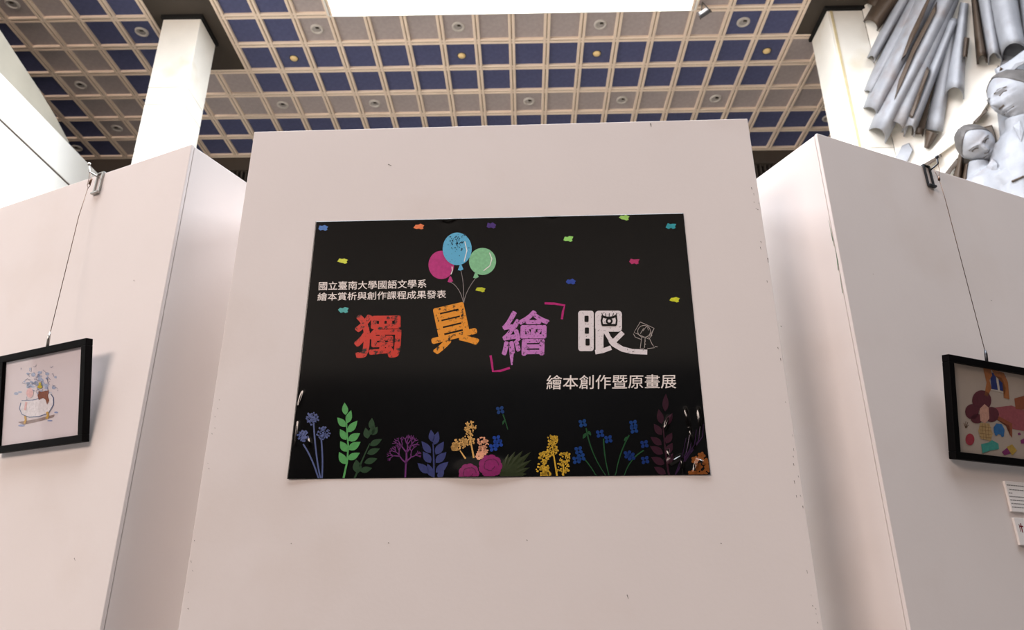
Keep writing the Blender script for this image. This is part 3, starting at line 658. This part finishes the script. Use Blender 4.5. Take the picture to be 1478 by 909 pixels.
hanger(PR, 'dark clip and thin brown wire holding the right picture', [(1336.5,241),(1346,267.5)], [(1341,247,0.005),(1348.5,240.8,0.02),(1354,236.2,0.032),(1352.4,226.5,0.034)],
       [(1354,237,0.032),(1355.8,244,0.031),(1355,257.5,0.03),(1350,249,0.028),(1347.7,244.5,0.02)], [(1355.2,255,0.03),(1355.5,260,0.03)],
       [(1355.5,258,0.03),(1365,290,0.033),(1421.5,506,0.052)], [(1421.5,505,0.052),(1423,511,0.053),(1424.5,525,0.053)], mat('dark_steel', (70,72,76), rough=0.35, metal=0.9, var=0.1))
# caption cards
m_card = mat('white_card', (232,228,226), rough=0.7, var=0.02); m_cardtext = ink((60,54,56))
def card(label, s0, s1, z0, z1):
    t = thing('caption_card', label, 'caption card', PR.at((s0+s1)/2, z0, 0)); b = MB(); b.pbox(PR, s0, s1, z0, z1, 0.0003, 0.006); bevel(b.build('card', m_card, t), 0.0006, 1); return t
c1 = card('white caption card with rows of small print under the right picture', 0.378, 0.478, 1.530, 1.598)
b = MB(); rr = random.Random(4)
for k in range(7):
    z = 1.590 - k*0.0078 - (0.002 if k > 0 else 0); s = 0.382 + (0.004 if k == 1 else 0)
    while s < (0.474 if k not in (2,) else 0.394):
        wd = rr.uniform(0.0012, 0.0024); b.pbox(PR, s, s+wd, z-0.0024, z, 0.0058, 0.0062); s += wd + rr.uniform(0.0012, 0.002)
b.build('fine_print', m_cardtext, c1)['kind'] = 'stuff'
c2 = card('small white card with a dark red mark below the caption card', 0.3775, 0.4675, 1.458, 1.5165)
b = MB(); b.pbox(PR, 0.3885, 0.3905, 1.487, 1.503, 0.0058, 0.0062); b.pbox(PR, 0.3885, 0.402, 1.497, 1.500, 0.0058, 0.0062); b.pbox(PR, 0.394, 0.397, 1.485, 1.505, 0.0058, 0.0062); b.build('red_mark', ink((120,24,40)), c2)

# ------------------------------------------------------------------ ceiling fittings
m_lens = mat('frosted_lens', (164, 157, 152), rough=0.35, var=0.05); m_ring = mat('white_trim_ring', (196, 189, 182), rough=0.5)
m_bulb = mat('amber_glass', (240, 210, 150), rough=0.3, var=0.05)
ORD = ['first', 'second', 'third', 'fourth', 'fifth', 'sixth']
proto = None
def downlight(j, i, label):
    global proto
    p = Vector((gx(j+0.5), gy(i+0.5), ztile))
    if proto is None:
        t = thing('downlight', label, 'ceiling light', p, 'round downlights in the ceiling')
        b = MB(); b.lathe(p, [(0.068,-0.004),(0.072,-0.022),(0.092,-0.026),(0.108,-0.018),(0.112,0.0)], 24); b.build('trim_ring', m_ring, t, smooth=True)
        b = MB(); b.lathe(p, [(0.001,-0.016),(0.03,-0.015),(0.055,-0.010),(0.070,-0.004)], 24); b.build('lens', m_lens, t, smooth=True)
        b = MB(); b.box(p.x-0.012, p.x+0.045, p.y-0.055, p.y-0.025, p.z-0.026, p.z-0.012); b.build('lamp_holder', m_dark, t)
        proto = t; return
    t = proto.copy(); COL.objects.link(t); t.location = p; t['label'] = label
    for ch in list(proto.children):
        c = ch.copy(); COL.objects.link(c); c.parent = t
for k, j in enumerate((2, 6, 10, 14)): downlight(j, 0, ('round downlight on navy tile at right of the taupe row beside the laylight' if j == 14 else '%s round downlight from the left in the taupe tile row touching the laylight' % ORD[k]))
for k, j in enumerate((0, 3, 8, 11, 14)): downlight(j, 3, '%s round downlight from the left in the taupe row just above the centre board' % ORD[k])
for j, i, l in ((-3, 0, 'round downlight on navy tile just left of the white column head'), (-6, 2, 'faint round downlight beside the parapet, middle one left of the column'),
                (-6, 4, 'faint round downlight low beside the column, behind the left hanging clip'), (-6, -1, 'faint round downlight in the top left corner of the picture'),
                (-8, 5, 'tiny dim downlight just above the slanting gallery wall edge'), (18, 4, 'dim round downlight partly hidden by the cream column')): downlight(j, i, l)
for k, j in enumerate((1, 6, 10, 15)):
    p = Vector((gx(j+0.5), gy(1.56), ztile))
    t = thing('spot_lamp', '%s small amber ceiling lamp from the left in the navy row' % ORD[k], 'ceiling light', p, 'small amber lamps in the navy row')
    b = MB(); b.lathe(p, [(0.001,-0.034),(0.036,-0.031),(0.06,-0.020),(0.068,-0.004)], 20); b.build('amber_cover', m_bulb, t, smooth=True)
    b = MB(); b.lathe(p, [(0.068,-0.004),(0.076,-0.012),(0.082,0.0)], 20); b.build('rim', m_dark, t, smooth=True)
# floodlight at the laylight's corner
p = Vector((gx(13)+0.10, gy(0)-0.16, CEIL-0.18))
t = thing('floodlight', 'small grey floodlight at the right corner of the white laylight', 'floodlight', (p.x, p.y, CEIL))
Q = Plane(p, (0.75, -0.45, 0.25), (0.35, 0.35, 0.85)); 
Q.ev = (Q.ev - Q.eu*Q.ev.dot(Q.eu)).normalized(); Q.n = Q.eu.cross(Q.ev)
b = MB(); b.pbox(Q, -0.085, 0.085, -0.11, 0.11, -0.06, 0.0); bevel(b.build('housing', mat('grey_housing', (52,50,50), rough=0.6), t), 0.01, 2)
b = MB(); b.pbox(Q, -0.066, 0.066, -0.09, 0.09, 0.0005, 0.004); b.build('front_glass', m_lens, t)
b = MB(); b.tube([Q.at(-0.095, 0, -0.03), Q.at(-0.10, 0, -0.09), (p.x, p.y, CEIL-0.0)], 0.009, 8); b.tube([Q.at(0.095, 0, -0.03), Q.at(0.10, 0, -0.09), (p.x, p.y, CEIL-0.0)], 0.009, 8); b.build('bracket', m_dark, t)

# ------------------------------------------------------------------ relief sculpture on the right wall
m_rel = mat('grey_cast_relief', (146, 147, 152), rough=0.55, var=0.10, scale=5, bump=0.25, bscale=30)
stain(m_rel, (112, 88, 70), 3.0, 0.55, 0.75, 0.5)  # bronze tone variation that also stands in for brown shading
m_relb = mat('bronze_cast_relief', (72, 58, 46), rough=0.55, var=0.15, scale=5, bump=0.25, bscale=30)  # dark bronze tone, also used as painted shade on and between folds
rel = thing('relief_sculpture', 'grey cast wall relief of drapery folds and figures at upper right', 'sculpture', (7.0, 8.0, 5.5))
PW = Plane((5.565, 9.45, 0), (1, -1, 0), Z)        # wall plane, normal towards the viewer
def rp(x, y, w): return PW.px(x, y, w)
def fold(p0, p1, w0, w1, d0, d1, m=None, thick=0.035, n=12, segs=9, hem=0.0, bend=0.0, name='drapery_fold'):
    """hollow half-round fold hanging from p0 to p1 (photo pixels), widths in pixels, bulging d metres off the wall"""
    s = 0.0096; dx, dy = p1[0]-p0[0], p1[1]-p0[1]; L = math.hypot(dx, dy); nx, ny = -dy/L, dx/L
    outer, inner = [], []
    for k in range(segs+1):
        t = k/segs; wd = w0+(w1-w0)*t; d = d0+(d1-d0)*t; bx = bend*math.sin(PI*t)
        for lst, sh in ((outer, 0.0), (inner, thick)):
            row = []
            for a in range(n+1):
                th = PI*a/n; cc = math.cos(th); e = -abs(hem)*math.sin(th)*max(0.0, t-0.55)/0.45
                x = p0[0]+dx*t+nx*(cc*(wd/2 - sh/s*0.55)+bx)+dx/L*e; y = p0[1]+dy*t+ny*(cc*(wd/2 - sh/s*0.55)+bx)+dy/L*e
                row.append(rp(x, y, 0.02+max(0.01, math.sin(th)*(d-sh))))
            lst.append(row)
    v = [q for row in outer for q in row] + [q for row in inner for q in row]; N = n+1; off_ = N*(segs+1); f = []
    for k in range(segs):
        for a in range(n):
            f.append((k*N+a, k*N+a+1, (k+1)*N+a+1, (k+1)*N+a)); f.append((off_+k*N+a, off_+(k+1)*N+a, off_+(k+1)*N+a+1, off_+k*N+a+1))
    for a in range(n):
        f.append((a, off_+a, off_+a+1, a+1)); k = segs*N; f.append((k+a, k+a+1, off_+k+a+1, off_+k+a))
    for k in range(segs):
        f.append((k*N, (k+1)*N, off_+(k+1)*N, off_+k*N)); f.append((k*N+n, off_+k*N+n, off_+(k+1)*N+n, (k+1)*N+n))
    return mesh(name, v, f, m or m_rel, rel, smooth=True)
def slab(pts, w0, w1, m=None, name='relief_slab', parent=None):
    """flat piece traced on the wall, w0..w1 metres proud of it, with a softened rim"""
    n = len(pts); cx = sum(p[0] for p in pts)/n; cy = sum(p[1] for p in pts)/n
    ins = [(cx+(x-cx)*0.9, cy+(y-cy)*0.9) for x, y in pts]
    v = [rp(x, y, w0) for x, y in pts] + [rp(x, y, w0+(w1-w0)*0.75) for x, y in pts] + [rp(x, y, w1) for x, y in ins] + [rp(cx, cy, w1*1.05)]
    f = []
    for k in range(n):
        q = (k+1) % n; f += [(k, q, n+q, n+k), (n+k, n+q, 2*n+q, 2*n+k), (2*n+k, 2*n+q, 3*n)]
    return mesh(name, v, f, m or m_rel, parent or rel)
slab([(1400,-60),(1500,-60),(1500,95),(1440,84),(1424,60),(1408,20)], 0.0, 0.08, name='relief_ground')
slab([(1436,130),(1446,84),(1500,60),(1500,230),(1445,215),(1440,170)], 0.0, 0.06, name='relief_ground')
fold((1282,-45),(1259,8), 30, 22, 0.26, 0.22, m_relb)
fold((1302,-30),(1256,38), 36, 25, 0.36, 0.30, m_relb, hem=8)  # shade on these top folds is carried by the dark material
fold((1325,-40),(1256,88), 24, 13, 0.30, 0.22, hem=8)
fold((1338,-30),(1250,140), 24, 18, 0.30, 0.26, hem=10)
fold((1356,-50),(1252,170), 36, 30, 0.44, 0.36, hem=16, bend=-3)
fold((1388,-50),(1262,202), 30, 34, 0.42, 0.44, hem=18, bend=-2)
fold((1380,-20),(1288,190), 24, 38, 0.26, 0.34, hem=15)
fold((1376,30),(1310,194), 14, 20, 0.30, 0.40, hem=14)
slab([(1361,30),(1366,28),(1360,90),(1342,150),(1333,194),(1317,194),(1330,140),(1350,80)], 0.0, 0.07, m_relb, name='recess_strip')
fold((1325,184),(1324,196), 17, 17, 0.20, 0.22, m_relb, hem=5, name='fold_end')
fold((1376,26),(1348,188), 14, 26, 0.14, 0.18)
fold((1392,4),(1377,142), 12, 30, 0.26, 0.42, hem=16, bend=1)
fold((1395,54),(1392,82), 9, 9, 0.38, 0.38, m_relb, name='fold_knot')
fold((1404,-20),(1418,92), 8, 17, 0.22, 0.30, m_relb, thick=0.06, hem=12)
fold((1418,-30),(1437,92), 26, 22, 0.32, 0.30, hem=16)
fold((1442,-50),(1466,84), 46, 42, 0.42, 0.50, hem=22, bend=3)
fold((1480,-50),(1494,60), 30, 34, 0.35, 0.4)
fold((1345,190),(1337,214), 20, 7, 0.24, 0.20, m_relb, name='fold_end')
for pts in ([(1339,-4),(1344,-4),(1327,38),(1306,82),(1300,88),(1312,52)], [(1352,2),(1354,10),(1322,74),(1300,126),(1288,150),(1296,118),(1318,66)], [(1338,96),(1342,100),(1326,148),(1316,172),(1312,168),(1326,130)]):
    slab(pts, 0.02, 0.47, m_relb, name='fold_groove')  # dark strips painted in for shade beside and between the folds
# raking cloth crossing towards the figures, whitened to stand for a light beam
slab([(1405,148),(1430,122),(1434,138),(1418,164),(1380,206),(1330,244),(1322,238),(1366,192)], 0.0, 0.10, m_wall, name='raking_cloth')
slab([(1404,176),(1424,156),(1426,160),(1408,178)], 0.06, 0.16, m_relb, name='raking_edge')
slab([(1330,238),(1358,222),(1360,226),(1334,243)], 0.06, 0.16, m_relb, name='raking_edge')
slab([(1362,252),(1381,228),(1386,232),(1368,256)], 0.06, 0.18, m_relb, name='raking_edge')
slab([(1290,232),(1302,210),(1312,206),(1318,216),(1308,238)], 0.0, 0.10, name='relief_slab')
# figures: heads modelled with faces, bodies as joined smooth forms
def head(cx, cy, hpx, roll, yaw, pitch, w, label_hair):
    c = rp(cx, cy, w); Hh = hpx*0.0096; N, Mr = 56, 56; v = []
    mat3 = Matrix.Rotation(math.radians(roll), 3, 'Y') @ Matrix.Rotation(math.radians(yaw), 3, 'Z') @ Matrix.Rotation(math.radians(pitch), 3, 'X')
    def g(x, z, x0, z0, sx, sz): return math.exp(-((x-x0)/sx)**2-((z-z0)/sz)**2)
    def surf_(ph, th):
        z = 0.5*math.cos(ph); r = math.sin(ph)
        jaw = 1.0 if z > -0.05 else 1.0-0.42*((-0.05-z)/0.45)**1.6
        x = 0.36*r*math.sin(th)*jaw; y = -0.43*r*math.cos(th)*(0.92 if z < 0 else 1.0)
        fr = max(0.0, math.cos(th))**0.7*r
        b_ = 0.115*g(x,z,0,-0.09,0.055,0.09)+0.05*g(x,z,0,0.03,0.035,0.1)+0.035*(g(x,z,-0.14,0.11,0.1,0.03)+g(x,z,0.14,0.11,0.1,0.03))
        b_ -= 0.065*(g(x,z,-0.14,0.03,0.075,0.045)+g(x,z,0.14,0.03,0.075,0.045)); b_ += 0.04*(g(x,z,-0.14,0.025,0.05,0.022)+g(x,z,0.14,0.025,0.05,0.022))
        b_ += 0.05*g(x,z,0,-0.235,0.10,0.022)+0.045*g(x,z,0,-0.295,0.085,0.024)-0.045*g(x,z,0,-0.265,0.11,0.012)
        b_ += 0.05*g(x,z,0,-0.42,0.10,0.06)+0.02*(g(x,z,-0.2,-0.08,0.08,0.08)+g(x,z,0.2,-0.08,0.08,0.08))
        return Vector((x, y-1.5*b_*fr, z))
    for i in range(N+1):
        ph = PI*i/N
        for k in range(Mr): v.append(surf_(ph, 2*PI*k/Mr))
    f = [(i*Mr+k, (i+1)*Mr+k, (i+1)*Mr+(k+1) % Mr, i*Mr+(k+1) % Mr) for i in range(N) for k in range(Mr)]
    for s in (-1, 1):                                     # ears
        base = len(v)
        for i in range(9):
            for k in range(10): a = PI*i/8; t_ = 2*PI*k/10; v.append(Vector((s*(0.345+0.035*math.sin(a)*math.cos(t_)), 0.03+0.06*math.sin(a)*math.sin(t_), -0.02+0.11*math.cos(a))))
        f += [(base+i*10+k, base+(i+1)*10+k, base+(i+1)*10+(k+1) % 10, base+i*10+(k+1) % 10) for i in range(8) for k in range(10)]
    h = mesh('figure_head', [c + (mat3 @ q)*Hh for q in v], f, m_rel, rel, smooth=True)
    def at_(x, z, lift_):
        ph = math.acos(max(-1, min(1, 2*z))); r = math.sin(ph); jaw = 1.0 if z > -0.05 else 1.0-0.42*((-0.05-z)/0.45)**1.6
        return c + (mat3 @ (surf_(ph, math.asin(max(-1, min(1, x/(0.36*r*jaw))))) + Vector((0, -lift_, 0))))*Hh
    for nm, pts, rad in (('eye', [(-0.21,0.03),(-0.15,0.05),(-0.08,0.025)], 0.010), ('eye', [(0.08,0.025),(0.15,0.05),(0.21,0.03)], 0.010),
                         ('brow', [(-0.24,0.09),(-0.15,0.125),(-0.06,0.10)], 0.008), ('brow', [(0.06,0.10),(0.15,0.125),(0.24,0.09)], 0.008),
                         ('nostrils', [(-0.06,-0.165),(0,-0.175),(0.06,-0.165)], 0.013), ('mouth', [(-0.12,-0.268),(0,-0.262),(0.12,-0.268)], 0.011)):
        b = MB(); b.tube([at_(px_, pz_, 0.0) for px_, pz_ in pts], rad*Hh*1.3, 6); b.build(nm, m_relb, h)  # dark lines stand in for shade in the hollows of the face
    # hair cap
    v = []; 
    for i in range(15):
        for k in range(32):
            th = 2*PI*k/32; front = max(0.0, math.cos(th)); ph = (PI*0.58-front*PI*0.42)*i/14
            q = surf_(ph, th)*1.045; q.y += 0.03 if front < 0.2 else 0.0; q *= 1+0.02*math.sin(9*th+3*ph); v.append(q)
    f = [(i*32+k, (i+1)*32+k, (i+1)*32+(k+1) % 32, i*32+(k+1) % 32) for i in range(14) for k in range(32)]
    o = mesh('hair', [c + (mat3 @ q)*Hh for q in v], f, mat('dark_patina', (88, 84, 82), rough=0.6, var=0.2, scale=8, bump=0.3, bscale=40), h, smooth=True); md = o.modifiers.new('thick', 'SOLIDIFY'); md.thickness = 0.02
    return h
def body(name, chains):
    b = MB()
    for pts, rads in chains: b.tube([rp(*p) for p in pts], rads, 14)
    o = b.build(name, m_rel, rel, smooth=True); md = o.modifiers.new('remesh', 'REMESH'); md.mode = 'VOXEL'; md.voxel_size = 0.022; md.use_smooth_shade = True
    md = o.modifiers.new('soft', 'SMOOTH'); md.iterations = 4; return o
head(1409, 208, 60, -33, -36, 26, 0.32, '')
head(1464, 138, 74, -4, -84, 14, 0.34, '')
body('figure_body', [([(1413,232,0.26),(1412,250,0.22),(1414,268,0.2)], [0.12,0.13,0.16]), ([(1395,290,0.16),(1416,278,0.2),(1440,262,0.24),(1458,266,0.26)], [0.2,0.26,0.26,0.22]),
                     ([(1425,262,0.22),(1425,300,0.2),(1425,345,0.2)], [0.3,0.36,0.36]), ([(1452,256,0.3),(1466,268,0.32),(1470,300,0.3)], [0.22,0.19,0.15])])
body('figure_body', [([(1468,168,0.3),(1472,188,0.24)], [0.14,0.16]), ([(1450,212,0.16),(1470,204,0.2),(1500,206,0.2)], [0.16,0.22,0.26]), ([(1474,200,0.16),(1478,250,0.16),(1484,330,0.16)], [0.26,0.36,0.36]), ([(1448,212,0.2),(1446,236,0.24),(1452,252,0.26)], [0.15,0.14,0.13])])
slab([(1404,252),(1414,244),(1424,252),(1420,262),(1408,266)], 0.30, 0.40, name='collar')
slab([(1424,240),(1432,228),(1440,236),(1440,246),(1428,250)], 0.34, 0.46, name='collar')
slab([(1462,182),(1472,174),(1478,190),(1474,206)], 0.36, 0.46, name='collar')
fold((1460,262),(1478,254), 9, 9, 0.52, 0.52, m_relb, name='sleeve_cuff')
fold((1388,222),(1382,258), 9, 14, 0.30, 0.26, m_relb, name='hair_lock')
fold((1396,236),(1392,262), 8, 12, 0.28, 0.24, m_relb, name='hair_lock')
slab([(1416,184),(1432,180),(1438,200),(1436,222),(1428,228),(1424,206)], 0.04, 0.14, m_relb, name='shadow_recess')  # dark slab standing in for the shadow beside the head
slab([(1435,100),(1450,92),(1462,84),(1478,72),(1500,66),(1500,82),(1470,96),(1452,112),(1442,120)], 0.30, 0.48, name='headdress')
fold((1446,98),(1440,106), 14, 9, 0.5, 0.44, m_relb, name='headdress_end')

for o in bpy.data.objects:
    if '_w' in o.keys(): del o['_w']
